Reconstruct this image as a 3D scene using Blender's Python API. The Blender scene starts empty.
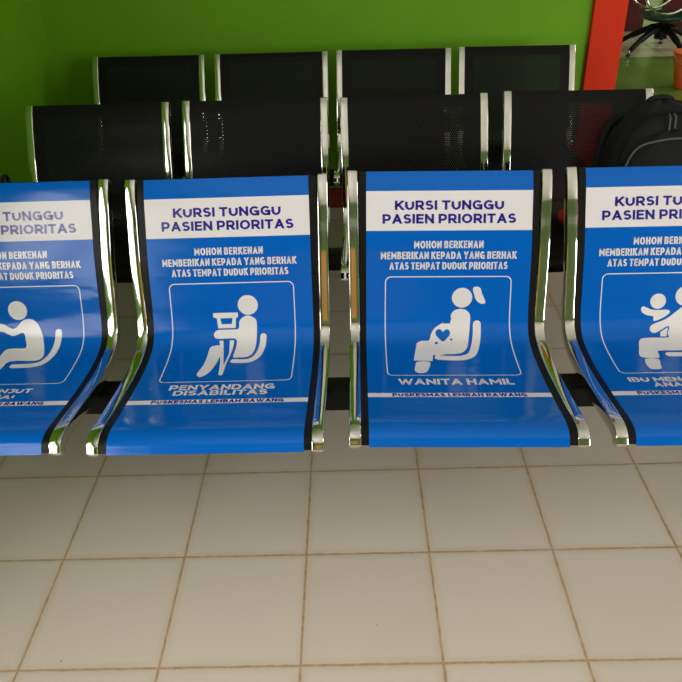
import bpy, bmesh, math, random
from mathutils import Vector, Matrix
from mathutils.geometry import tessellate_polygon
random.seed(4)
SC = bpy.context.scene
COL = SC.collection
PI = math.pi

# ------------------------------------------------------------------ materials
def mat(name, base=(.5,.5,.5), rough=.5, metal=0., spec=.5, coat=0., emit=None, estr=0.):
    m = bpy.data.materials.new(name); m.use_nodes = True
    b = m.node_tree.nodes['Principled BSDF']
    b.inputs['Base Color'].default_value = (*base, 1)
    b.inputs['Roughness'].default_value = rough
    b.inputs['Metallic'].default_value = metal
    b.inputs['Specular IOR Level'].default_value = spec
    b.inputs['Coat Weight'].default_value = coat
    if emit:
        b.inputs['Emission Color'].default_value = (*emit, 1)
        b.inputs['Emission Strength'].default_value = estr
    return m
class NT:
    def __init__(s, m): s.t = m.node_tree; s.b = s.t.nodes['Principled BSDF']; s.out = s.t.nodes['Material Output']
    def n(s, typ, **kw):
        x = s.t.nodes.new(typ)
        for k, v in kw.items():
            if k == 'ins':
                for i, val in v.items():
                    if isinstance(val, bpy.types.NodeSocket): s.t.links.new(val, x.inputs[i])
                    else: x.inputs[i].default_value = val
            else: setattr(x, k, v)
        return x
    def math(s, op, a, b=0., c=0., clamp=False):
        x = s.n('ShaderNodeMath', operation=op, ins={0: a, 1: b, 2: c}); x.use_clamp = clamp
        return x.outputs[0]
    def link(s, a, b): s.t.links.new(a, b)
def noise_bump(m, scale, strength, dist=.01, detail=3, stretch=None, coords='Object'):
    k = NT(m); tc = k.n('ShaderNodeTexCoord')
    src = tc.outputs[coords]
    if stretch:
        mp = k.n('ShaderNodeMapping', ins={0: src}); mp.inputs['Scale'].default_value = stretch; src = mp.outputs[0]
    no = k.n('ShaderNodeTexNoise', ins={'Vector': src, 'Scale': scale, 'Detail': detail})
    bu = k.n('ShaderNodeBump', ins={'Height': no.outputs[0], 'Strength': strength, 'Distance': dist})
    k.link(bu.outputs[0], k.b.inputs['Normal'])
    return k, no

M = {}
def paint(name, col, var=.12, rough=.55, bump=.15):
    m = mat(name, col, rough, spec=.15)
    k, no = noise_bump(m, 60, bump, .002)
    tc = k.n('ShaderNodeTexCoord')
    n2 = k.n('ShaderNodeTexNoise', ins={'Vector': tc.outputs['Object'], 'Scale': 2.2, 'Detail': 5})
    mx = k.n('ShaderNodeMix', data_type='RGBA')
    k.link(n2.outputs[0], mx.inputs['Factor'])
    mx.inputs['A'].default_value = (*[c*(1-var) for c in col], 1)
    mx.inputs['B'].default_value = (*[min(1, c*(1+var)) for c in col], 1)
    k.link(mx.outputs['Result'], k.b.inputs['Base Color'])
    return m
M['green'] = paint('green wall paint', (.11, .275, .006), .08, .6)
M['orange'] = paint('orange red paint', (.52, .022, .001), .06, .6)
M['maroon'] = paint('dark red skirting paint', (.16, .018, .01), .2, .35)
M['door'] = paint('maroon door paint', (.07, .008, .008), .2, .35)
M['wood'] = paint('varnished orange wood', (.55, .29, .08), .25, .4)
M['pale'] = paint('pale green wall paint', (.30, .42, .17), .08, .5)
M['olive'] = paint('greyed green wall paint', (.13, .19, .07), .08, .6)
M['cream'] = paint('cream wall paint', (.50, .44, .36), .06, .6)
M['white'] = paint('white ceiling paint', (.78, .77, .73), .04, .7)
M['frame'] = mat('white window frame', (.8, .8, .78), .4)
M['floor_reflection'] = paint('floor with painted green reflection', (.11, .17, .03), .35, .22, .05)  # green wall's reflection on the floor, put into the base colour

def tile_mat(name, size, col1, col2, grout, rough=.22, gw=.0055, dirt=True):
    m = mat(name, col1, rough); k = NT(m)
    geo = k.n('ShaderNodeNewGeometry')
    # a slightly wavy grout line
    wob = k.n('ShaderNodeTexNoise', ins={'Vector': geo.outputs['Position'], 'Scale': 28., 'Detail': 3})
    wv = k.n('ShaderNodeVectorMath', operation='SUBTRACT', ins={0: wob.outputs['Color'], 1: (.5, .5, .5)})
    ws = k.n('ShaderNodeVectorMath', operation='SCALE', ins={0: wv.outputs[0]}); ws.inputs['Scale'].default_value = .0035
    wa = k.n('ShaderNodeVectorMath', operation='ADD', ins={0: geo.outputs['Position'], 1: ws.outputs[0]})
    sx = k.n('ShaderNodeSeparateXYZ', ins={0: wa.outputs[0]})
    def edge(c):
        a = k.math('DIVIDE', c, size)
        f = k.math('FRACT', k.math('ADD', a, 100.5))
        return k.math('MULTIPLY', k.math('ABSOLUTE', k.math('SUBTRACT', f, .5)), size), k.math('FLOOR', k.math('ADD', a, 100.0))
    # distance from the nearest line at multiples of size
    ex, ix = edge(sx.outputs[0]); ey, iy = edge(sx.outputs[1])
    d = k.math('MINIMUM', ex, ey)
    dn = k.n('ShaderNodeTexNoise', ins={'Vector': geo.outputs['Position'], 'Scale': 9., 'Detail': 6, 'Roughness': .7})
    width = k.math('MULTIPLY_ADD', dn.outputs[0], gw*1.1, gw*.05)
    g = k.n('ShaderNodeMapRange', ins={0: d, 1: k.math('MULTIPLY', width, .6), 2: k.math('MULTIPLY', width, 1.15), 3: 1., 4: 0.}); g.clamp = True
    cid = k.n('ShaderNodeCombineXYZ', ins={0: ix, 1: iy})
    wn = k.n('ShaderNodeTexWhiteNoise', ins={'Vector': cid.outputs[0]})
    mx = k.n('ShaderNodeMix', data_type='RGBA', ins={'Factor': wn.outputs['Value']})
    mx.inputs['A'].default_value = (*col1, 1); mx.inputs['B'].default_value = (*col2, 1)
    # cloudy dirt, stronger next to the grout
    n1 = k.n('ShaderNodeTexNoise', ins={'Vector': geo.outputs['Position'], 'Scale': 5.5, 'Detail': 3, 'Roughness': .5})
    near = k.n('ShaderNodeMapRange', ins={0: d, 1: 0., 2: .022, 3: .55, 4: 0.})
    amt = k.math('MULTIPLY', near.outputs[0], n1.outputs[0])
    cl = k.n('ShaderNodeMapRange', ins={0: n1.outputs[0], 1: .15, 2: .95, 3: 0., 4: .22})
    amt2 = amt
    mx2 = k.n('ShaderNodeMix', data_type='RGBA', ins={'Factor': amt2, 'A': mx.outputs['Result']})
    mx2.inputs['B'].default_value = (.42, .27, .13, 1)
    # fine dark specks
    vo = k.n('ShaderNodeTexVoronoi', ins={'Vector': geo.outputs['Position'], 'Scale': 11.})
    sp = k.math('LESS_THAN', vo.outputs['Distance'], .025)
    mx3 = k.n('ShaderNodeMix', data_type='RGBA', ins={'Factor': k.math('MULTIPLY', sp, .6), 'A': mx2.outputs['Result']})
    mx3.inputs['B'].default_value = (.1, .07, .05, 1)
    gn = k.n('ShaderNodeTexNoise', ins={'Vector': geo.outputs['Position'], 'Scale': 45., 'Detail': 4})
    gc = k.n('ShaderNodeMix', data_type='RGBA', ins={'Factor': gn.outputs[0]})
    gc.inputs['A'].default_value = (*[c*.35 for c in grout], 1); gc.inputs['B'].default_value = (*[c*1.5 for c in grout], 1)
    fin = k.n('ShaderNodeMix', data_type='RGBA', ins={'Factor': g.outputs[0], 'A': mx3.outputs['Result'], 'B': gc.outputs['Result']})
    k.link(fin.outputs['Result'], k.b.inputs['Base Color'])
    n5 = k.n('ShaderNodeTexNoise', ins={'Vector': geo.outputs['Position'], 'Scale': 2.5, 'Detail': 1})
    rr = k.n('ShaderNodeMapRange', ins={0: n5.outputs[0], 1: .2, 2: .8, 3: rough*.9, 4: rough*1.25})
    k.link(k.math('MAXIMUM', rr.outputs[0], k.math('MULTIPLY', g.outputs[0], .8)), k.b.inputs['Roughness'])
    wav = k.n('ShaderNodeTexNoise', ins={'Vector': geo.outputs['Position'], 'Scale': 4., 'Detail': 2})
    tilt = k.n('ShaderNodeMapRange', ins={0: d, 1: 0., 2: .006, 3: 0., 4: 1.})
    hh = k.math('ADD', k.math('MULTIPLY', wav.outputs[0], 1.2), tilt.outputs[0])
    bu = k.n('ShaderNodeBump', ins={'Height': hh, 'Strength': .35, 'Distance': .0015})
    k.link(bu.outputs[0], k.b.inputs['Normal'])
    return m
M['tile'] = tile_mat('cream ceramic floor tile', .32, (.57, .485, .425), (.54, .455, .395), (.40, .26, .14))
M['fartile'] = tile_mat('pale tile of next room', .32, (.60, .52, .38), (.58, .50, .36), (.05, .04, .03), .15)

M['chrome'] = mat('chrome', (.66, .64, .60), .08, 1.)
noise_bump(M['chrome'], 7, .15, .004, 2)
M['blackmetal'] = mat('black enamelled steel', (.006, .006, .006), .35, 0., .12)
M['rubber'] = mat('black rubber', (.02, .02, .02), .8)

def perforated(name, col, rough, u_half, s0, s1, pitch=.0075, rad=.0021):
    m = mat(name, col, rough, 0., .10); k = NT(m)
    uv = k.n('ShaderNodeUVMap', uv_map='metric')
    sx = k.n('ShaderNodeSeparateXYZ', ins={0: uv.outputs[0]}); u, s = sx.outputs[0], sx.outputs[1]
    def lattice(off):
        a = k.math('SUBTRACT', k.math('FRACT', k.math('ADD', k.math('DIVIDE', u, pitch), 200+off)), .5)
        b = k.math('SUBTRACT', k.math('FRACT', k.math('ADD', k.math('DIVIDE', s, pitch*1.732), 200+off)), .5)
        a = k.math('MULTIPLY', a, pitch); b = k.math('MULTIPLY', b, pitch*1.732)
        return k.math('SQRT', k.math('ADD', k.math('MULTIPLY', a, a), k.math('MULTIPLY', b, b)))
    d = k.math('MINIMUM', lattice(0.), lattice(.5))
    hole = k.math('LESS_THAN', d, rad)
    ins = k.math('MULTIPLY', k.math('LESS_THAN', k.math('ABSOLUTE', u), u_half),
                 k.math('MULTIPLY', k.math('GREATER_THAN', s, s0), k.math('LESS_THAN', s, s1)))
    h = k.math('MULTIPLY', hole, ins)
    tr = k.n('ShaderNodeBsdfTransparent')
    mix = k.n('ShaderNodeMixShader', ins={0: h, 1: k.b.outputs[0], 2: tr.outputs[0]})
    k.link(mix.outputs[0], k.out.inputs[0])
    return m
M['perf'] = perforated('black perforated steel', (.007, .0065, .0065), .34, .192, .045, .82, .0075, .0011)

def vinyl(name, col, rough=.13):
    m = mat(name, col, rough, 0., .22)
    k = NT(m)
    uv = k.n('ShaderNodeUVMap', uv_map='metric')
    mp = k.n('ShaderNodeMapping', ins={0: uv.outputs[0]}); mp.inputs['Scale'].default_value = (2.2, 7., 1)
    no = k.n('ShaderNodeTexNoise', ins={'Vector': mp.outputs[0], 'Scale': 1.6, 'Detail': 2.5})
    mp2 = k.n('ShaderNodeMapping', ins={0: uv.outputs[0]}); mp2.inputs['Scale'].default_value = (1, 1, 1)
    n2 = k.n('ShaderNodeTexNoise', ins={'Vector': mp2.outputs[0], 'Scale': 130., 'Detail': 1})
    hh = k.math('ADD', no.outputs[0], k.math('MULTIPLY', n2.outputs[0], .012))
    bu = k.n('ShaderNodeBump', ins={'Height': hh, 'Strength': .5, 'Distance': .006})
    k.link(bu.outputs[0], k.b.inputs['Normal'])
    return m
M['blue'] = vinyl('glossy blue vinyl', (.0003, .09, .40))
M['vwhite'] = vinyl('white printed vinyl', (.62, .575, .585), .2)
M['ink_white'] = mat('white print', (.62, .58, .575), .2)
M['ink_navy'] = mat('navy print', (.022, .012, .21), .2)
M['fabric'] = mat('black nylon fabric', (.006, .006, .007), .8, 0, .2)
noise_bump(M['fabric'], 300, .4, .001)
M['piping'] = mat('grey woven piping', (.055, .055, .057), .6)
M['zip'] = mat('black zip tape', (.004, .004, .004), .6, 0, .1)
M['grey_ink'] = mat('grey printed mark', (.42, .38, .36), .5)
M['seat_greencast'] = mat('black leatherette with painted green cast', (.010, .030, .018), .35, 0, .3)  # black seat; green cast of reflections put into its colour
M['plastic'] = mat('orange plastic', (.75, .12, .03), .4)
M['redcloth'] = paint('red cloth', (.42, .02, .03), .2, .7)
M['lilac'] = paint('lilac cloth', (.42, .30, .45), .2, .7)

# ------------------------------------------------------------------ mesh helpers
def link(name, me, mats, parent=None):
    o = bpy.data.objects.new(name, me); COL.objects.link(o)
    for m in (mats if isinstance(mats, (list, tuple)) else [mats]): me.materials.append(m)
    if parent: o.parent = parent
    return o
def obj(name, bm, mats, parent=None, smooth=True, angle=35):
    bmesh.ops.recalc_face_normals(bm, faces=bm.faces[:])
    me = bpy.data.meshes.new(name); bm.to_mesh(me); bm.free()
    if smooth:
        for p in me.polygons: p.use_smooth = True
        me.set_sharp_from_angle(angle=math.radians(angle))
    return link(name, me, mats, parent)
def struct(name, bm, mats, parent=None, smooth=False):
    o = obj(name, bm, mats, parent, smooth)
    if parent is None: o['kind'] = 'structure'
    return o
def empty(name, label, cat, loc=(0,0,0), rot=(0,0,0), group=None):
    o = bpy.data.objects.new(name, None); COL.objects.link(o)
    o.location = loc; o.rotation_euler = rot; o['label'] = label; o['category'] = cat
    o.empty_display_size = .1
    if group: o['group'] = group
    return o
def box(bm, c, s, bevel=0., seg=2, rot=None):
    r = bmesh.ops.create_cube(bm, size=1.)
    bmesh.ops.scale(bm, verts=r['verts'], vec=s)
    if bevel:
        es = list({e for v in r['verts'] for e in v.link_edges})
        rb = bmesh.ops.bevel(bm, geom=es, offset=bevel, segments=seg, profile=.5, affect='EDGES')
        vs = list({v for f in rb['faces'] for v in f.verts})
    else: vs = r['verts']
    if rot is not None: bmesh.ops.rotate(bm, verts=vs, cent=(0,0,0), matrix=rot)
    bmesh.ops.translate(bm, verts=vs, vec=c)
    return vs
def tube(bm, pts, r, seg=12, closed=False, caps=True):
    pts = [Vector(p) for p in pts]; n = len(pts); rings = []
    up = None
    for i, p in enumerate(pts):
        a = pts[i-1] if (i or closed) else pts[0]; b = pts[(i+1) % n] if (i < n-1 or closed) else pts[-1]
        t = (b-a).normalized()
        if up is None:
            up = t.orthogonal().normalized()
        up = (up - t*up.dot(t)).normalized(); s = t.cross(up)
        rr = r[i] if isinstance(r, (list, tuple)) else r
        rings.append([bm.verts.new(p + (up*math.cos(2*PI*k/seg) + s*math.sin(2*PI*k/seg))*rr) for k in range(seg)])
    for i in range(n if closed else n-1):
        A, B = rings[i], rings[(i+1) % n]
        for k in range(seg): bm.faces.new((A[k], A[(k+1)%seg], B[(k+1)%seg], B[k]))
    if caps and not closed: bm.faces.new(rings[0][::-1]); bm.faces.new(rings[-1])
def catmull(P, n=6, closed=False):
    P = [Vector(a) for a in P]
    if closed:
        N = len(P); out = []
        for i in range(N):
            a, b, c, d = P[i-1], P[i], P[(i+1)%N], P[(i+2)%N]
            for j in range(n):
                t = j/n; out.append(.5*((2*b)+(-a+c)*t+(2*a-5*b+4*c-d)*t*t+(-a+3*b-3*c+d)*t**3))
        return out
    P = [2*P[0]-P[1]] + P + [2*P[-1]-P[-2]]; out = []
    for i in range(1, len(P)-2):
        a, b, c, d = P[i-1:i+3]
        for j in range(n):
            t = j/n; out.append(.5*((2*b)+(-a+c)*t+(2*a-5*b+4*c-d)*t*t+(-a+3*b-3*c+d)*t**3))
    return out + [P[-2]]

# ------------------------------------------------------------------ the bent seat profile (y, z) from the top of the back to the front lip
PROF = catmull([(.004,.846),(-.012,.826),(-.032,.79),(-.052,.745),(-.088,.665),(-.12,.565),(-.141,.5),(-.166,.462),(-.21,.443),
                (-.3,.4405),(-.4,.45),(-.5,.464),(-.555,.473),(-.588,.474),(-.608,.467),(-.62,.45)])
ARC = [0.]
for i in range(1, len(PROF)): ARC.append(ARC[-1] + (PROF[i]-PROF[i-1]).length)
LEN = ARC[-1]
def pnormal(i):
    a = PROF[max(i-1, 0)]; b = PROF[min(i+1, len(PROF)-1)]; t = (b-a).normalized()
    return Vector((t.y, -t.x)) if False else Vector((-abs(t.y) if t.y < 0 else -t.y*1.0, 0)) if False else Vector((t.y, -t.x))
def surf(s):
    """point and outward normal (towards the sitter) at arc length s"""
    s2 = min(max(s, 0), LEN - 1e-6); lo, hi = 0, len(ARC)-1
    while hi-lo > 1:
        m = (lo+hi)//2
        if ARC[m] <= s2: lo = m
        else: hi = m
    w = (s2-ARC[lo])/(ARC[lo+1]-ARC[lo])
    p = PROF[lo].lerp(PROF[lo+1], w)
    n = pnormal(lo).lerp(pnormal(lo+1), w).normalized()
    t = Vector((-n.y, n.x))
    if s != s2: p = p + (PROF[-1]-PROF[-2]).normalized()*(s-s2) if s > LEN-1e-6 else p + (PROF[0]-PROF[1]).normalized()*(-s)
    return p, n
def wrap(u, s, off):
    p, n = surf(s); q = p + n*off
    return Vector((u, q.x, q.y))

def panel_mesh(half):
    bm = bmesh.new(); uvl = bm.loops.layers.uv.new('metric')
    us = [-half, -half*.6, 0, half*.6, half]
    F, B = [], []
    for i, s in enumerate(ARC):
        F.append([bm.verts.new(wrap(u, s, 0)) for u in us]); B.append([bm.verts.new(wrap(u, s, -.0016)) for u in us])
    def face(vs, uvs):
        f = bm.faces.new(vs)
        for l, c in zip(f.loops, uvs): l[uvl].uv = c
    for i in range(len(ARC)-1):
        for j in range(len(us)-1):
            c = [(us[j], ARC[i]), (us[j+1], ARC[i]), (us[j+1], ARC[i+1]), (us[j], ARC[i+1])]
            face([F[i][j], F[i][j+1], F[i+1][j+1], F[i+1][j]], c)
            face([B[i][j], B[i+1][j], B[i+1][j+1], B[i][j+1]], [c[0], c[3], c[2], c[1]])
        for j in (0, len(us)-1):
            c = [(9, 9)]*4; face([F[i][j], F[i+1][j], B[i+1][j], B[i][j]], c)
    for i in (0, len(ARC)-1):
        for j in range(len(us)-1): face([F[i][j], F[i][j+1], B[i][j+1], B[i][j]], [(9, 9)]*4)
    return bm
def frame_bm(u0, splay):
    """chrome side bar following the profile; rounded ends and edges"""
    bm = bmesh.new(); w, d, f = .0132, .026, .0045
    st = []
    s_list = [-.004, -.0015, .002] + [s for s in ARC[1:-1]] + [LEN-.001, LEN+.003, LEN+.006]
    for idx, s in enumerate(s_list):
        p, n = surf(s)
        k = 1.
        if idx == 0 or idx == len(s_list)-1: k = .55
        elif idx == 1 or idx == len(s_list)-2: k = .85
        st.append((p, n, k, s))
    rings = []
    for p, n, k, s in st:
        z = p.y; u = u0 + splay*.006*min(max((z-.46)/.38, 0), 1)
        ring = []
        r = .0026; sec = []
        ww = w*(.6+.4*k)
        cy = (f-d)/2; hd = (f+d)/2*k
        for (cx, cz, a0) in ((1, 1, 0), (-1, 1, 90), (-1, -1, 180), (1, -1, 270)):
            for a in (0, 30, 60, 90):
                an = math.radians(a0+a)
                sec.append((cx*(ww-r) + r*math.cos(an), cy + cz*(hd-r) + r*math.sin(an)))
        for a, b in sec:
            q = p + n*b; ring.append(bm.verts.new((u+a, q.x, q.y)))
        rings.append(ring)
    N = len(rings[0])
    for A, B in zip(rings[:-1], rings[1:]):
        for k in range(N): bm.faces.new((A[k], A[(k+1)%N], B[(k+1)%N], B[k]))
    bm.faces.new(rings[0][::-1]); bm.faces.new(rings[-1])
    return bm

# ------------------------------------------------------------------ flat print wrapped onto the seat
def wrap_bm(bm, off):
    """cut a flat (u, -s) mesh at the profile's own stations, then bend it over the seat"""
    uvl = bm.loops.layers.uv.get('metric') or bm.loops.layers.uv.new('metric')
    s_lo = min(-v.co.y for v in bm.verts); s_hi = max(-v.co.y for v in bm.verts)
    for s in ARC:
        if s_lo+1e-5 < s < s_hi-1e-5:
            bmesh.ops.bisect_plane(bm, geom=bm.verts[:]+bm.edges[:]+bm.faces[:], plane_co=(0, -s, 0), plane_no=(0, 1, 0), dist=1e-7)
    for f in bm.faces:
        for l in f.loops: l[uvl].uv = (l.vert.co.x, -l.vert.co.y)
    for v in bm.verts: v.co = wrap(v.co.x, -v.co.y, off)
    # normals towards the sitter
    for f in bm.faces:
        f.normal_update()
        c = f.calc_center_median(); s = f.loops[0][uvl].uv.y
        n = surf(s)[1]
        if f.normal.dot(Vector((0, n.x, n.y))) < 0: f.normal_flip()
def finish(name, bm, mats, parent, label=None):
    me = bpy.data.meshes.new(name); bm.to_mesh(me); bm.free()
    for p in me.polygons: p.use_smooth = True
    o = link(name, me, mats, parent)
    if label: o['label'] = label
    return o
def shapes(bm, loops):
    """fill flat outlines; an outline inside another makes a hole"""
    cu = bpy.data.curves.new('tmp', 'CURVE'); cu.dimensions = '2D'; cu.fill_mode = 'BOTH'
    for L in loops:
        sp = cu.splines.new('POLY'); sp.points.add(len(L)-1); sp.use_cyclic_u = True
        for q, (u, s) in zip(sp.points, L): q.co = (u, -s, 0, 1)
    o = bpy.data.objects.new('tmp', cu); COL.objects.link(o)
    dg = bpy.context.evaluated_depsgraph_get(); dg.update()
    me = bpy.data.meshes.new_from_object(o.evaluated_get(dg)); bm.from_mesh(me)
    bpy.data.objects.remove(o); bpy.data.curves.remove(cu); bpy.data.meshes.remove(me)
def arc(cx, cy, rx, ry, a0, a1, n=10):
    return [(cx+rx*math.cos(math.radians(a0+(a1-a0)*k/n)), cy+ry*math.sin(math.radians(a0+(a1-a0)*k/n))) for k in range(n+1)]
# capitals as skeleton strokes in a unit box: (relative width, strokes)
GL = {
 'A': (.88, [[(0,-.1),(.5,1.02)], [(.5,1.02),(1,-.1)], [(.2,.27),(.8,.27)]]),
 'B': (.74, [[(0,0),(0,1)], [(0,1),(.55,1)]+arc(.6,.77,.33,.23,90,-90)+[(.55,.54),(0,.54)], [(0,.54),(.6,.54)]+arc(.66,.27,.34,.27,90,-90)+[(.6,0),(0,0)]]),
 'D': (.82, [[(0,0),(0,1)], [(0,1),(.4,1)]+arc(.42,.5,.58,.5,90,-90,14)+[(.4,0),(0,0)]]),
 'E': (.66, [[(0,0),(0,1)], [(0,1),(1,1)], [(0,.52),(.9,.52)], [(0,0),(1,0)]]),
 'G': (.86, [arc(.53,.5,.53,.5,42,325,18)+[(1,.2)], [(1,.0),(1,.45)], [(.62,.45),(1,.45)]]),
 'H': (.80, [[(0,0),(0,1)], [(1,0),(1,1)], [(0,.5),(1,.5)]]),
 'I': (.0, [[(.5,0),(.5,1)]]),
 'J': (.60, [[(.2,1),(1,1)], [(1,1),(1,.3)]+arc(.5,.3,.5,.3,0,-150)]),
 'K': (.78, [[(0,0),(0,1)], [(.0,.32),(1.0,1.06)], [(.35,.60),(1.05,-.06)]]),
 'L': (.62, [[(0,0),(0,1)], [(0,0),(1,0)]]),
 'M': (.96, [[(0,0),(0,1)], [(1,0),(1,1)], [(0,1),(.5,.28)], [(.5,.28),(1,1)]]),
 'N': (.80, [[(0,0),(0,1)], [(1,0),(1,1)], [(0,1),(1,0)]]),
 'O': (.92, [arc(.5,.5,.5,.5,0,360,26)]),
 'P': (.74, [[(0,0),(0,1)], [(0,1),(.55,1)]+arc(.62,.68,.38,.32,90,-90)+[(.55,.36),(0,.36)]]),
 'R': (.76, [[(0,0),(0,1)], [(0,1),(.55,1)]+arc(.6,.69,.38,.31,90,-90)+[(.55,.38),(0,.38)], [(.5,.42),(1,-.04)]]),
 'S': (.70, [arc(.5,.75,.47,.25,25,270,14)[:-1]+arc(.5,.26,.5,.26,90,-155,14)]),
 'T': (.74, [[(0,1),(1,1)], [(.5,0),(.5,1)]]),
 'U': (.80, [[(0,1),(0,.45)]+arc(.5,.45,.5,.45,180,360,16)+[(1,1)]]),
 'W': (1.22, [[(0,1.05),(.25,-.02)], [(.25,-.02),(.5,1.0)], [(.5,1.0),(.75,-.02)], [(.75,-.02),(1,1.05)]]),
 'Y': (.84, [[(0,1.06),(.5,.42)], [(1,1.06),(.5,.42)], [(.5,.45),(.5,0)]]),
 '(': (.22, [arc(1.6,.5,1.6,.62,140,220,8)]),
 ')': (.22, [arc(-.6,.5,1.6,.62,40,-40,8)])}
def clip_y(poly, lo, hi):
    for sgn, lim in ((1, lo), (-1, -hi)):
        out = []
        for i, q in enumerate(poly):
            r = poly[i-1]; a, b = sgn*r[1]-lim, sgn*q[1]-lim
            if (a >= 0) != (b >= 0):
                t = a/(a-b); out.append((r[0]+(q[0]-r[0])*t, r[1]+(q[1]-r[1])*t))
            if b >= 0: out.append(q)
        poly = out
        if len(poly) < 3: return []
    return poly
def text(bm, body, half, s_top, s_base, weight=.19, cx=0., narrow=1., gap=.085):
    """bold capitals between s_top and s_base, spanning cx +- half; weight and gap are fractions of the cap height"""
    polys = []; x = 0.; w = weight
    for ch in body:
        if ch == ' ': x += .24*narrow + .05; continue
        rw, strokes = GL[ch]; gw = max(rw*narrow, w); hw = w/2*(.94 if ch not in 'MW' else .86)
        for S in strokes:
            P = [Vector((x + w/2 + a*(gw-w), w/2 + b*(1-w))) for a, b in S]
            closed = (P[0]-P[-1]).length < 1e-4 and len(P) > 4
            ext = hw
            if not closed and len(P) < 8:
                P[0] = P[0] + (P[0]-P[1]).normalized()*ext; P[-1] = P[-1] + (P[-1]-P[-2]).normalized()*ext
            N = len(P); off = []
            for i in range(N):
                a = P[i-1] if i else (P[-2] if closed else P[0]); b = P[i+1] if i < N-1 else (P[1] if closed else P[-1])
                t = (b-a).normalized(); nn = Vector((-t.y, t.x))
                e = (P[min(i+1, N-1)]-P[max(i-1, 0)])
                k = 1.
                if 0 < i < N-1:
                    d1 = (P[i]-P[i-1]).normalized(); k = 1/max(.5, abs(Vector((-d1.y, d1.x)).dot(nn)))
                off.append(nn*hw*k)
            for i in range(N-1):
                q = clip_y([tuple(P[i]+off[i]), tuple(P[i+1]+off[i+1]), tuple(P[i+1]-off[i+1]), tuple(P[i]-off[i])], 0, 1)
                if q: polys.append(q)
        x += gw + gap
    x -= gap
    for q in polys:
        vs = [bm.verts.new((cx - half + a/x*2*half, -s_base + b*(s_base-s_top), 0)) for a, b in q]
        try: bm.faces.new(vs)
        except ValueError: pass
def mm(L): return [(a/1000., b/1000.) for a, b in L]
def circ(cx, cy, r, n=28): return [((cx+r*math.cos(2*PI*k/n))/1000., (cy+r*math.sin(2*PI*k/n))/1000.) for k in range(n)]
def smooth(L, n=3): return [(v[0], v[1]) for v in catmull([(a, b) for a, b in mm(L)], n, True)]
def capsule(a, b, r, n=8):
    a, b = Vector(a), Vector(b); t = (b-a).normalized(); an = math.atan2(t.y, t.x); o = []
    for k in range(n+1): o.append((a.x + r*math.cos(an+PI/2+PI*k/n), a.y + r*math.sin(an+PI/2+PI*k/n)))
    for k in range(n+1): o.append((b.x + r*math.cos(an-PI/2+PI*k/n), b.y + r*math.sin(an-PI/2+PI*k/n)))
    return mm(o)
def stroke(pts, r, n=4):
    """thick rounded line through points (in mm)"""
    P = [Vector((a, b)) for a, b in pts]; P = catmull(P, n); Lf, Rt = [], []
    for i, p in enumerate(P):
        t = (P[min(i+1, len(P)-1)] - P[max(i-1, 0)]).normalized(); nn = Vector((-t.y, t.x))
        Lf.append(p+nn*r); Rt.append(p-nn*r)
    t = (P[-1]-P[-2]).normalized(); an = math.atan2(t.y, t.x)
    e = [P[-1]+Vector((math.cos(an+PI/2-PI*k/8), math.sin(an+PI/2-PI*k/8)))*r for k in range(1, 8)]
    t = (P[0]-P[1]).normalized(); an = math.atan2(t.y, t.x)
    b = [P[0]+Vector((math.cos(an+PI/2-PI*k/8), math.sin(an+PI/2-PI*k/8)))*r for k in range(1, 8)]
    return mm([tuple(v) for v in Lf+e+Rt[::-1]+b])

SEAT_CURVE = [(80,400),(78,440),(70,480),(56,505),(34,520),(5,522),(-30,521)]
PICTOS = {}
PICTOS['pregnant'] = [
    circ(39, 332, 27), smooth([(67,306),(77,302),(87,307),(91,320),(101,342),(98,348),(88,348),(76,338),(70,322)]),
    smooth([(8,402),(9.5,382),(16,369.5),(28,363),(44,363),(56,370),(62,383),(60.5,414),(53,463),(46,484),(34,500),(15,507),(-8,508),(-42,509)], 3)
      [:-3] + mm([(-43,509),(-47.5,540),(-95.5,537),(-90,505),(-85,476)]) + smooth([(-80,459),(-70,453),(-50,452),(-44.5,436.5),(-38,421),(-26,409),(-11,402)], 3)[:-2],
    smooth([(-12.6,456),(-24.7,443),(-31.2,431.4),(-29.4,421.3),(-21.2,417),(-14.3,420.4),(-11,425),(-6,419.5),(2.2,418),(7.4,424),(6.6,434.1),(-1.5,445)], 2),
    circ(-30.7, 461, 4.5, 12), circ(9.4, 449, 3.5, 12),
    smooth([(-87,543),(-54,544),(-59,573),(-66,592),(-78,599),(-91,596),(-96,582),(-92,560)], 2),
    stroke([(80,404),(78,436),(69,478),(56,510),(34,525),(5,527),(-30,524)], 10.5)]
PICTOS['disabled'] = [
    circ(42, 336, 27),
    smooth([(17,380),(27,369),(40,364.5),(54,370),(63,381),(63,419),(61.5,454),(56,479),(43,495),(22,497),(6,495),(8.7,462),(10,436),(0,427),(-43,427),(-53,416),(-45,404),(-25,402),(8,402),(15,397)], 3),
    smooth([(-61,457),(-51,449),(-33,449),(-27,470),(-29,490),(-34,522),(-43,557),(-54,578),(-67,586),(-76,573),(-74,560),(-66,525),(-63,487)], 2),
    stroke([(81,423),(79,455),(70,490),(56,508),(40,514),(10,513)], 8.5),
    mm([(-53,356),(13.5,356),(14,368),(8,371),(6,398),(-41,398),(-44,371),(-53,368)]), mm([(-34,371),(-1,371),(-4,387),(-31.5,387)]),
    mm([(-37,433),(-27,433),(-20,490),(-14,531),(-7,480),(-9.5,433),(2.5,433),(1,460),(-8,523),(-9.5,576),(-12,579),(-18,579),(-20,576),(-24,522)])]
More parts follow.
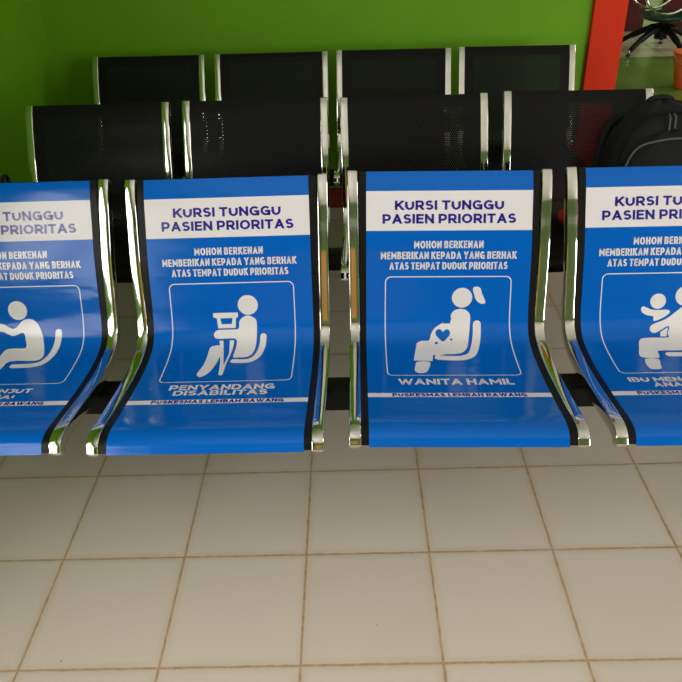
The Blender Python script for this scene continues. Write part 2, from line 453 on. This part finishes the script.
PICTOS['elderly'] = [
    circ(-9, 340, 26),
    smooth([(-108,404),(-63,375),(-26,391),(0,369),(23,364),(41,377),(52,404),(61,440),(69,472),(67,489),(50,498),(-14,499),(-24,535),(-50,585),(-66,592),(-78,580),(-74,560),(-56,505),(-46,462),(-38,450),(-19,447),(12,446),(8,422),(0,401),(-28,410),(-64,396),(-98,420),(-110,415)], 3),
    stroke([(98,402),(96,440),(89,480),(76,508),(54,519),(20,521),(4,521)], 9),
    stroke([(-84,398),(-100,392),(-112,400),(-112,430),(-112,590)], 4.5)]
PICTOS['mother'] = [
    circ(-15, 350.5, 20.5), circ(56, 337, 27),
    smooth([(-58,368),(-50,364),(-31,373),(-7,374),(12,374),(18,381),(2,394),(-24,404),(-25,391),(-41,388),(-55,380)], 2),
    mm([(-9.7,434),(12,421),(3,448.7),(-13,448.4)]),
    smooth([(49,367),(33,380),(7,399),(-26,412),(-36,423),(-34,434),(-21,436),(14,417),(8,440),(6,452),(-30,452),(-54,453),(-70,460),(-80,490),(-89,532),(-47,538),(-40,520),(-34,505),(20,505),(60,500),(78,480),(84,440),(84,395),(72,370),(60,365)], 3),
    smooth([(-82,542),(-48,543),(-52,565),(-57,588),(-70,593),(-84,590),(-87,575)], 2),
    stroke([(104,402),(102,440),(94,480),(80,508),(56,521),(20,523),(-14,522)], 9.5)]

def rounded_rect_ring(u0, u1, s0, s1, r, w):
    def ring(d):
        o = []
        for cx, cy, a0 in ((u1-r, s1-r, 0), (u0+r, s1-r, 90), (u0+r, s0+r, 180), (u1-r, s0+r, 270)):
            for a in range(0, 91, 15):
                an = math.radians(a0+a); o.append((cx+(r-d)*math.cos(an), cy+(r-d)*math.sin(an)))
        return o
    return [mm(ring(0)), mm(ring(w))]

def make_sticker(parent, kind, names):
    half = .2155
    bm = bmesh.new(); uvl = bm.loops.layers.uv.new('metric')
    cuts = sorted(set([round(s, 5) for s in ARC] + [.0525, .1545, .6985, .7185]) | {.0015})
    cuts = [s for s in cuts if .0015 <= s <= LEN]
    prev = None; us = [-half, -half/3, half/3, half]
    for s in cuts + [LEN+.0035]:
        row = [bm.verts.new(wrap(u, s, .0007)) for u in us]
        if prev:
            sm = (s+prev[1])/2
            for j in range(3):
                f = bm.faces.new((prev[0][j], prev[0][j+1], row[j+1], row[j]))
                for l, c in zip(f.loops, ((us[j], prev[1]), (us[j+1], prev[1]), (us[j+1], s), (us[j], s))): l[uvl].uv = c
                f.material_index = 1 if (.0525 < sm < .1545 or .6985 < sm < .7185) else 0
        prev = (row, s)
    for f in bm.faces:
        f.normal_update(); n = surf(f.loops[0][uvl].uv.y)[1]
        if f.normal.dot(Vector((0, n.x, n.y))) < 0: f.normal_flip()
    st = finish('priority_sticker', bm, [M['blue'], M['vwhite']], parent,
                {'pregnant': 'glossy blue and white sticker with a seated pregnant woman sign', 'disabled': 'glossy blue and white sticker with a seated figure and crutch',
                 'elderly': 'glossy blue and white sticker with a seated elderly figure', 'mother': 'glossy blue and white sticker with a mother and child sign'}[kind])
    bm = bmesh.new()
    text(bm, 'KURSI TUNGGU', .1415, .077, .1015, .235); text(bm, 'PASIEN PRIORITAS', .1735, .1115, .1365, .235)
    wrap_bm(bm, .0012); finish('header_lettering', bm, M['ink_navy'], st, 'navy capitals on the white band')
    bm = bmesh.new()
    text(bm, 'MOHON BERKENAN', .0905, .181, .2005, .20, 0, .68); text(bm, 'MEMBERIKAN KEPADA YANG BERHAK', .1775, .209, .2285, .20, 0, .68)
    text(bm, 'ATAS TEMPAT DUDUK PRIORITAS', .1548, .2365, .256, .20, 0, .68)
    wrap_bm(bm, .0012); finish('message_lettering', bm, M['ink_white'], st, 'three small lines of white capitals')
    bm = bmesh.new()
    for body, hw, a, b in names: text(bm, body, hw, a, b, .22)
    wrap_bm(bm, .0012); finish('caption_lettering', bm, M['ink_white'], st, 'white caption naming who the seat is for')
    bm = bmesh.new(); text(bm, 'PUSKESMAS LEMBAH RAWANG', .158, .7005, .7165, .26)
    wrap_bm(bm, .0012); finish('footer_lettering', bm, M['ink_navy'], st, 'navy capitals on the thin white line')
    bm = bmesh.new(); shapes(bm, rounded_rect_ring(-166, 168, 274, 611, 16, 2.6))
    wrap_bm(bm, .0012); finish('border_line', bm, M['ink_white'], st)
    bm = bmesh.new()
    L = PICTOS[kind]
    if kind == 'pregnant': shapes(bm, [L[2], L[3], L[4], L[5]]); rest = L[:2]+L[6:]
    elif kind == 'disabled': shapes(bm, [L[4], L[5]]); rest = L[:4]+L[6:]
    else: rest = L
    for q in rest: shapes(bm, [q])
    wrap_bm(bm, .0013); finish('pictogram', bm, M['ink_white'], st, 'white seated figure sign')

def blob(rx, ry, rz, c, power=2.6, taper=.75, nu=40, nv=24):
    """upright rounded bag body: superellipse plan, domed top"""
    bm = bmesh.new(); rows = []
    for j in range(nv+1):
        t = j/nv; z = -math.cos(PI*t)
        rr = max(1-abs(z)**power, 0)**(1/power); k = 1-(1-taper)*max(z, 0)**1.5
        rows.append([bm.verts.new((c[0]+rx*k*rr*math.copysign(abs(math.cos(a))**.75, math.cos(a)), c[1]+ry*k*rr*math.copysign(abs(math.sin(a))**.75, math.sin(a)), c[2]+rz*z + .004*math.sin(7*a+z*5)))
                     for a in [2*PI*i/nu for i in range(nu)]])
    for A, B in zip(rows[:-1], rows[1:]):
        for i in range(nu):
            bm.faces.new((A[i], A[(i+1)%nu], B[(i+1)%nu], B[i]))
    bmesh.ops.remove_doubles(bm, verts=bm.verts[:], dist=.0005)
    return bm
blob0 = blob
# ------------------------------------------------------------------ benches
PITCH = .567
def make_bench(label, loc, rz, group, seats, n=4, panelm='perf', stickers=None, wtop=.0):
    b = empty('waiting_bench', label, 'bench', loc, (0, 0, rz), group)
    cache = {}
    for i in range(n):
        k = i-(n-1)/2.; dx, ro, dy = seats[i]
        # seat transform: slide along the beam and a slight lean
        mtx = Matrix.Translation((k*PITCH+dx, dy, .4)) @ Matrix.Rotation(ro, 4, 'Y') @ Matrix.Translation((0, 0, -.4))
        if 'p' not in cache:
            p = obj('seat_panel', panel_mesh(.2335), M[panelm], b)
            fr = [obj('side_frame', frame_bm(s*.2455, s*wtop), M['chrome'], b, True, 22) for s in (-1, 1)]
            fr[0]['label'] = fr[1]['label'] = 'bent chrome side bar'
            bm = bmesh.new()
            for x in (-.13, .13):
                vs = [( -.40,.452-.012),(-.38,.447-.012),(-.30,.4405-.008),(-.22,.4405-.008),(-.20,.45-.012),(-.25,.392),(-.34,.392)]
                A = [bm.verts.new((x-.003, y, z-.004)) for y, z in vs]; B = [bm.verts.new((x+.003, y, z-.004)) for y, z in vs]
                bm.faces.new(A[::-1]); bm.faces.new(B)
                for q in range(len(vs)): bm.faces.new((A[q], A[(q+1)%len(vs)], B[(q+1)%len(vs)], B[q]))
            for y, z in ((-.40, .436), (-.19, .440)):
                box(bm, (0, y, z-.012), (.49, .025, .014), .003)
            br = obj('seat_bracket', bm, M['blackmetal'], b)
            cache['p'] = [p]+fr+[br]; objs = cache['p']
        else:
            objs = []
            for src in cache['p']:
                c = src.copy(); COL.objects.link(c); c.parent = b; objs.append(c)
        for o in objs: o.matrix_local = mtx
        if stickers:
            before = set(b.children)
            make_sticker(b, *stickers[i])
            for o in set(b.children)-before: o.matrix_local = mtx
    L = n*PITCH/2 + .03
    bm = bmesh.new(); box(bm, (0, -.295, .36), (2*L, .072, .06), .006, 3)
    bmo = obj('beam', bm, M['blackmetal'], b)
    # end legs: column, sloping feet, rubber glides
    for sgn in (-1, 1):
        x = sgn*(L-.012)
        bm = bmesh.new()
        box(bm, (x, -.295, .19), (.035, .06, .30), .006, 2)
        foot = catmull([(x, -.62, .022), (x, -.58, .03), (x, -.40, .07), (x, -.295, .09), (x, -.16, .07), (x, .02, .03), (x, .05, .022)], 4)
        tube(bm, foot, .019, 10)
        lg = obj('leg', bm, M['chrome'], b); lg['label'] = 'chrome end leg with sloping feet'
        for y in (-.60, .035):
            bm = bmesh.new(); tube(bm, [(x, y, 0), (x, y, .006), (x, y, .012)], [.022, .022, .014], 14)
            obj('foot_glide', bm, M['rubber'], lg)
    return b

def R1(*a): return a
names = {'elderly': [('USIA LANJUT', .104, .634, .656), ('(LANSIA)', .072, .664, .684)],
         'disabled': [('PENYANDANG', .130, .6255, .6515), ('DISABILITAS', .115, .6535, .678)],
         'pregnant': [('WANITA HAMIL', .1405, .6275, .6575)],
         'mother': [('IBU MENGGENDONG', .157, .631, .654), ('ANAK BALITA', .106, .658, .679)]}
st = [(kk, names[kk]) for kk in ('elderly', 'disabled', 'pregnant', 'mother')]
make_bench('four-seat metal bench in front, seats covered with blue and white priority stickers',
           (.1028, .8302, 0), -.0148, 'rows of joined metal waiting seats',
           [(-.008,-.0042,-.0023),(-.0009,-.0058,-.0044),(.0026,.0181,.0054),(.0062,.0028,.0013)], 4, 'perf', st, 1)
make_bench('plain black perforated four-seat bench in the middle row, carrying a backpack',
           (.0915, 1.638, 0), -.0178, 'rows of joined metal waiting seats',
           [(.0021,.0011,-.0032),(-.0012,.0041,.0004),(-.0018,-.0066,-.0051),(.0008,.0084,.0079)])
make_bench('plain black perforated four-seat bench in the back row, against the green wall',
           (.0679, 2.4925, 0), -.0282, 'rows of joined metal waiting seats',
           [(.0119,.0052,-.0012),(.0105,.0007,-.0031),(-.0033,.0062,.0022),(-.0191,.0078,.0021)])

# ------------------------------------------------------------------ stool seen through the opening
SX, SY = 3.19, 6.58
fb = empty('swivel_chair', 'low black swivel chair with star base and chrome hoop armrests in the next room', 'chair', (SX, SY, 0), (0, 0, 0))
bm = bmesh.new(); tube(bm, [(0, 0, .12), (0, 0, .25), (0, 0, .255), (0, 0, .30)], [.06, .06, .035, .035], 20)
obj('hub', bm, M['blackmetal'], fb)
D = math.hypot(6.37-SY, 2.83-SX)
a0 = math.atan2(6.37-SY, 2.83-SX)
for i in range(5):
    a = a0 + 2*PI*i/5; c, q = math.cos(a), math.sin(a)
    bm = bmesh.new()
    tube(bm, catmull([(c*r, q*r, z) for r, z in ((.03, .225), (.13, .20), (D-.12, .12), (D-.012, .05))], 5), [.036]*5+[.030]*5+[.024]*5+[.02], 12)
    lg = obj('leg', bm, M['blackmetal'], fb)
    bm = bmesh.new(); tube(bm, [(c*D, q*D, 0), (c*D, q*D, .02), (c*D, q*D, .03)], [.022, .022, .014], 12); obj('foot_glide', bm, M['rubber'], lg)
    bm = bmesh.new(); tube(bm, [(c*(D-.006), q*(D-.006), .026), (c*(D-.006), q*(D-.006), .062)], .014, 12); obj('foot_collar', bm, M['chrome'], lg)
obj('seat', blob0(.235, .235, .04, (.02, 0, .325)), M['seat_greencast'], fb, angle=80)
for y in (-.2, .2):
    bm = bmesh.new()
    tube(bm, [(-.06+.235*math.cos(t), y, .60+.235*math.sin(t)*1.0) for t in [2*PI*i/44 for i in range(44)]], .012, 10, closed=True)
    obj('armrest_hoop', bm, M['chrome'], fb)['label'] = 'round chrome armrest hoop'
bm = bmesh.new()
vs = box(bm, (.24, 0, .60), (.05, .40, .46), .02, 3, None)
obj('backrest', bm, M['seat_greencast'], fb)

# ------------------------------------------------------------------ backpack on the middle row
bp = empty('backpack', 'black fabric backpack with grey piping lying on the middle bench seat', 'backpack', (1.20, 1.385, .452), (math.radians(-16), 0, math.radians(3)))
obj('body', blob(.195, .105, .20, (0, 0, .20)), M['fabric'], bp, angle=80)
pk = obj('front_pocket', blob(.168, .055, .150, (0, -.082, .155)), M['fabric'], bp, angle=80)
bm = bmesh.new(); tube(bm, catmull([(-.165, -.098, .05), (-.168, -.100, .14), (-.155, -.106, .21), (-.12, -.112, .258), (-.05, -.116, .275), (.02, -.117, .278), (.09, -.114, .268), (.142, -.108, .225), (.165, -.10, .14), (.163, -.098, .05)], 5), .0038, 8)
obj('piping', bm, M['piping'], pk)['label'] = 'grey arched piping'
bm = bmesh.new(); tube(bm, catmull([(-.17, -.06, .17), (-.155, -.072, .27), (-.11, -.072, .335), (0, -.07, .362), (.11, -.072, .335), (.155, -.072, .27), (.17, -.06, .17)], 6), .0045, 8)
obj('zipper', bm, M['zip'], bp)
bm = bmesh.new(); tube(bm, catmull([(.005, -.066, .36), (.004, -.088, .345), (.002, -.09, .31)], 5), .003, 6); tube(bm, catmull([(-.012, -.066, .36), (-.014, -.088, .345), (-.017, -.09, .305)], 5), .003, 6)
obj('zip_pull', bm, M['piping'], bp)
bm = bmesh.new(); tube(bm, catmull([(-.045, .03, .385), (-.035, .02, .405), (0, .015, .412), (.035, .02, .405), (.045, .03, .385)], 5), .010, 10)
obj('handle', bm, M['fabric'], bp)
for sx in (-1, 1):
    bm = bmesh.new(); tube(bm, catmull([(sx*.08, .085, .36), (sx*.15, .075, .33), (sx*.19, .06, .22), (sx*.185, .06, .1), (sx*.16, .06, .03)], 5), .014, 10)
    obj('shoulder_strap', bm, M['fabric'], bp)
bm = bmesh.new()
for k, (h) in enumerate((.012, .019, .026)):
    x = -.112+k*.011
    vs = [bm.verts.new(q) for q in ((x, -.139, .168), (x+.008, -.139, .168), (x+.013-.005, -.139, .168+h), (x+.000, -.139, .168+h*.8))]
    f = bm.faces.new(vs)
r = bmesh.ops.extrude_face_region(bm, geom=bm.faces[:]); bmesh.ops.translate(bm, verts=[v for v in r['geom'] if isinstance(v, bmesh.types.BMVert)], vec=(0, .02, 0))
obj('printed_mark', bm, M['grey_ink'], pk, smooth=False)['label'] = 'small pale three-bar mark'

# small pouch beside the backpack
po = empty('pouch', 'small red and lilac cloth pouch beside the backpack, glimpsed between two blue seats', 'pouch', (.925, 1.36, .455), (0, 0, .3))
obj('body', blob(.075, .045, .036, (0, 0, .036), 2.2, .9, 24, 12), M['redcloth'], po, angle=80)
bm = bmesh.new()
tube(bm, catmull([(-.06, -.03, .04), (-.02, -.052, .058), (.03, -.048, .05), (.065, -.025, .06)], 5), .009, 8)
obj('flap_trim', bm, M['lilac'], po)

# orange bucket in the next room
bk = empty('bucket', 'orange plastic bucket on the floor with painted green reflection beyond the orange pillar', 'bucket', (2.88, 5.12, 0), (0, 0, 0))
bm = bmesh.new()
tube(bm, [(0, 0, 0), (0, 0, .01), (0, 0, .27), (0, 0, .28), (0, 0, .275), (0, 0, .03)], [.085, .092, .135, .132, .128, .088], 32)
obj('body', bm, M['plastic'], bk)
bm = bmesh.new(); tube(bm, [(.138*math.cos(t), .138*math.sin(t), .272) for t in [2*PI*i/40 for i in range(40)]], .007, 8, closed=True)
obj('rim', bm, M['plastic'], bk)
bm = bmesh.new(); tube(bm, [(.142*math.cos(t), -.02-.10*math.sin(t), .262-.09*math.sin(t)) for t in [PI*i/20 for i in range(21)]], .003, 8)
obj('handle', bm, M['chrome'], bk)

# dark cable on the left wall
bm = bmesh.new()
pts = [(-1.2955, 1.915 + 0.034*math.cos(a), .475 + 0.034*math.sin(a) + .006*math.sin(3*a)) for a in [2*PI*i/28 for i in range(28)]]
tube(bm, pts, .0045, 8, closed=True)
tube(bm, [(p[0]+.006, 1.915+(p[1]-1.915)*.82+.006, .475+(p[2]-.475)*.82) for p in pts], .0045, 8, closed=True)
c = obj('cable_coil', bm, M['rubber']); c['label'] = 'small coil of black cable hung on the left green wall'; c['category'] = 'cable'

# ------------------------------------------------------------------ the room
WX0, WX1, WY0, WY1, H = -1.3, 2.75, -3.6, 2.745, 3.0
def wall_with_holes(axis, at, thick, a0, a1, z0, z1, holes):
    """wall in the plane axis=at; holes are (a0,a1,z0,z1)"""
    bm = bmesh.new()
    As = sorted({a0, a1, *[h[0] for h in holes], *[h[1] for h in holes]}); Zs = sorted({z0, z1, *[h[2] for h in holes], *[h[3] for h in holes]})
    for A, B in zip(As[:-1], As[1:]):
        for C_, D in zip(Zs[:-1], Zs[1:]):
            m = ((A+B)/2, (C_+D)/2)
            if any(h[0] < m[0] < h[1] and h[2] < m[1] < h[3] for h in holes): continue
            if axis == 'x': box(bm, (at, (A+B)/2, (C_+D)/2), (thick, B-A, D-C_))
            else: box(bm, ((A+B)/2, at, (C_+D)/2), (B-A, thick, D-C_))
    bmesh.ops.remove_doubles(bm, verts=bm.verts[:], dist=1e-5)
    return bm
bm = bmesh.new(); box(bm, (2.0, -.0, -.05), (7.4, 7.5, .1)); struct('floor', bm, M['tile'])
bm = bmesh.new(); box(bm, (4.0, 5.05, -.05), (5.6, 2.6, .1)); f2 = struct('floor_green_reflection', bm, M['floor_reflection'])
bm = bmesh.new(); box(bm, (4.0, 7.05, -.05), (5.6, 1.4, .1)); f3 = struct('floor_next_room', bm, M['fartile'])
bm = bmesh.new(); box(bm, (2.6, 2.05, H+.05), (8.4, 11.6, .1)); struct('ceiling', bm, M['white'])
T = .14
bm = bmesh.new(); box(bm, ((WX0+1.304)/2-.05, WY1+T/2, H/2), (1.304-WX0+.1, T, H)); struct('wall_back', bm, M['green'])
bm = bmesh.new(); box(bm, (1.381, WY1+T/2-.012, H/2), (.158, T+.03, H), .004); struct('trim_1', bm, M['orange'])
WL = (-2.6, -.15, .75, 2.3)
struct('wall_left', wall_with_holes('x', WX0-T/2, T, WY0, WY1, 0, H, [WL]), M['green'])
FW = (3.3, 5.4, .5, 2.4)  # unseen front window, invented for light, set clear of the sticker reflections
struct('wall_front', wall_with_holes('y', WY0-T/2, T, WX0, 5.6, 0, H, [FW, (-1.0, .62, 0, 2.1)]), M['olive'])
struct('wall_right', wall_with_holes('x', 5.6+T/2, T, WY0, 7.75, 0, H, [(-1.5, 1.5, .9, 2.3), (4.2, 6.6, .9, 2.3)]), M['green'])
bm = bmesh.new(); box(bm, (4.0, 7.75+T/2, H/2), (6.0, T, H)); struct('wall_far', bm, M['pale'])
bm = bmesh.new(); box(bm, (1.2+.2, 5.3, H/2), (T, 4.9, H)); struct('wall_passage', bm, M['pale'])
bm = bmesh.new(); box(bm, (0, WY1-.006, .056), (2.6, .012, .112), .003); struct('baseboard_back', bm, M['maroon'])
bm = bmesh.new(); box(bm, (WX0+.006, (WY0+WY1)/2, .056), (.012, WY1-WY0, .112), .003); struct('baseboard_left', bm, M['maroon'])
for i, (xa, xb) in enumerate(((2.98, 3.43), (3.62, 4.4))):
    bm = bmesh.new(); box(bm, ((xa+xb)/2, 7.735, 1.05), (xb-xa, .04, 2.1), .004); struct('door_%d' % (i+2), bm, M['door'])
bm = bmesh.new(); box(bm, (-.19, WY0-.05, 1.05), (1.62, .05, 2.1), .004)
for x in (-.60, .22):
    for z in (.55, 1.5): box(bm, (x, WY0-.02, z), (.58, .02, .7), .004)
struct('door_1', bm, M['wood'])  # unseen door, invented and sized for the orange reflection in the chrome
def window(name, axis, at, hole, n):
    bm = bmesh.new(); a0, a1, z0, z1 = hole; f = .05
    def b(ca, cz, sa, sz):
        if axis == 'x': box(bm, (at, ca, cz), (.05, sa, sz), .003)
        else: box(bm, (ca, at, cz), (sa, .05, sz), .003)
    b((a0+a1)/2, z0+f/2, a1-a0, f); b((a0+a1)/2, z1-f/2, a1-a0, f)
    for i in range(n+1):
        b(a0+f/2+(a1-a0-f)*i/n, (z0+z1)/2, f, z1-z0)
    struct(name, bm, M['frame'])
window('window_1', 'x', WX0-T/2, WL, 3); window('added_window', 'y', WY0-T/2, FW, 3)
window('window_3', 'x', 5.6+T/2, (-1.5, 1.5, .9, 2.3), 3); window('window_4', 'x', 5.6+T/2, (4.2, 6.6, .9, 2.3), 3)

# ------------------------------------------------------------------ light: daylight at the unseen windows, with an added front fill
def area(name, loc, rot, sx, sy, power, col=(1, 1, 1)):
    l = bpy.data.lights.new(name, 'AREA'); l.shape = 'RECTANGLE'; l.size = sx; l.size_y = sy; l.energy = power; l.color = col
    o = bpy.data.objects.new(name, l); COL.objects.link(o); o.location = loc; o.rotation_euler = rot
    return o
area('daylight_left', (WX0-.22, (WL[0]+WL[1])/2, (WL[2]+WL[3])/2), (0, math.radians(-90), 0), WL[3]-WL[2], WL[1]-WL[0], 85, (1, .98, .95))
area('front_fill', ((FW[0]+FW[1])/2, WY0-.3, (FW[2]+FW[3])/2), (math.radians(90), 0, 0), FW[1]-FW[0], FW[3]-FW[2], 190, (1, .97, .93))  # added light behind the invented front window
area('daylight_right', (5.6+.3, 0, 1.6), (0, math.radians(90), 0), 1.4, 3.0, 45, (1, .98, .95))
area('daylight_next_room', (5.6+.3, 5.4, 1.6), (0, math.radians(90), 0), 1.4, 2.4, 75, (1, .98, .95))
w = bpy.data.worlds.new('sky'); SC.world = w; w.use_nodes = True
bg = w.node_tree.nodes['Background']; bg.inputs[0].default_value = (.85, .93, 1, 1); bg.inputs[1].default_value = 1.2

# ------------------------------------------------------------------ camera
f_px, th, ro, ya = 729.806, .558109, -.0371209, .0209425
R0 = Vector((math.cos(ya), math.sin(ya), 0))
fw = Vector((-math.sin(ya)*math.cos(th), math.cos(ya)*math.cos(th), -math.sin(th)))
up = Vector((-math.sin(ya)*math.sin(th), math.cos(ya)*math.sin(th), math.cos(th)))
ex = R0*math.cos(ro) + up*math.sin(ro); eu = -R0*math.sin(ro) + up*math.cos(ro)
cam = bpy.data.cameras.new('camera'); cam.sensor_width = 36; cam.lens = f_px*36/682; cam.clip_start = .02
co = bpy.data.objects.new('camera', cam); COL.objects.link(co)
m3 = Matrix((ex, eu, -fw)).transposed(); m4 = m3.to_4x4(); m4.translation = Vector((.138505, -1.00294, 1.48198))
co.matrix_world = m4; SC.camera = co
SC.view_settings.view_transform = 'Standard'; SC.view_settings.look = 'None'; SC.view_settings.gamma = 1
SC.view_settings.use_curve_mapping = False; SC.view_settings.exposure = 0.1
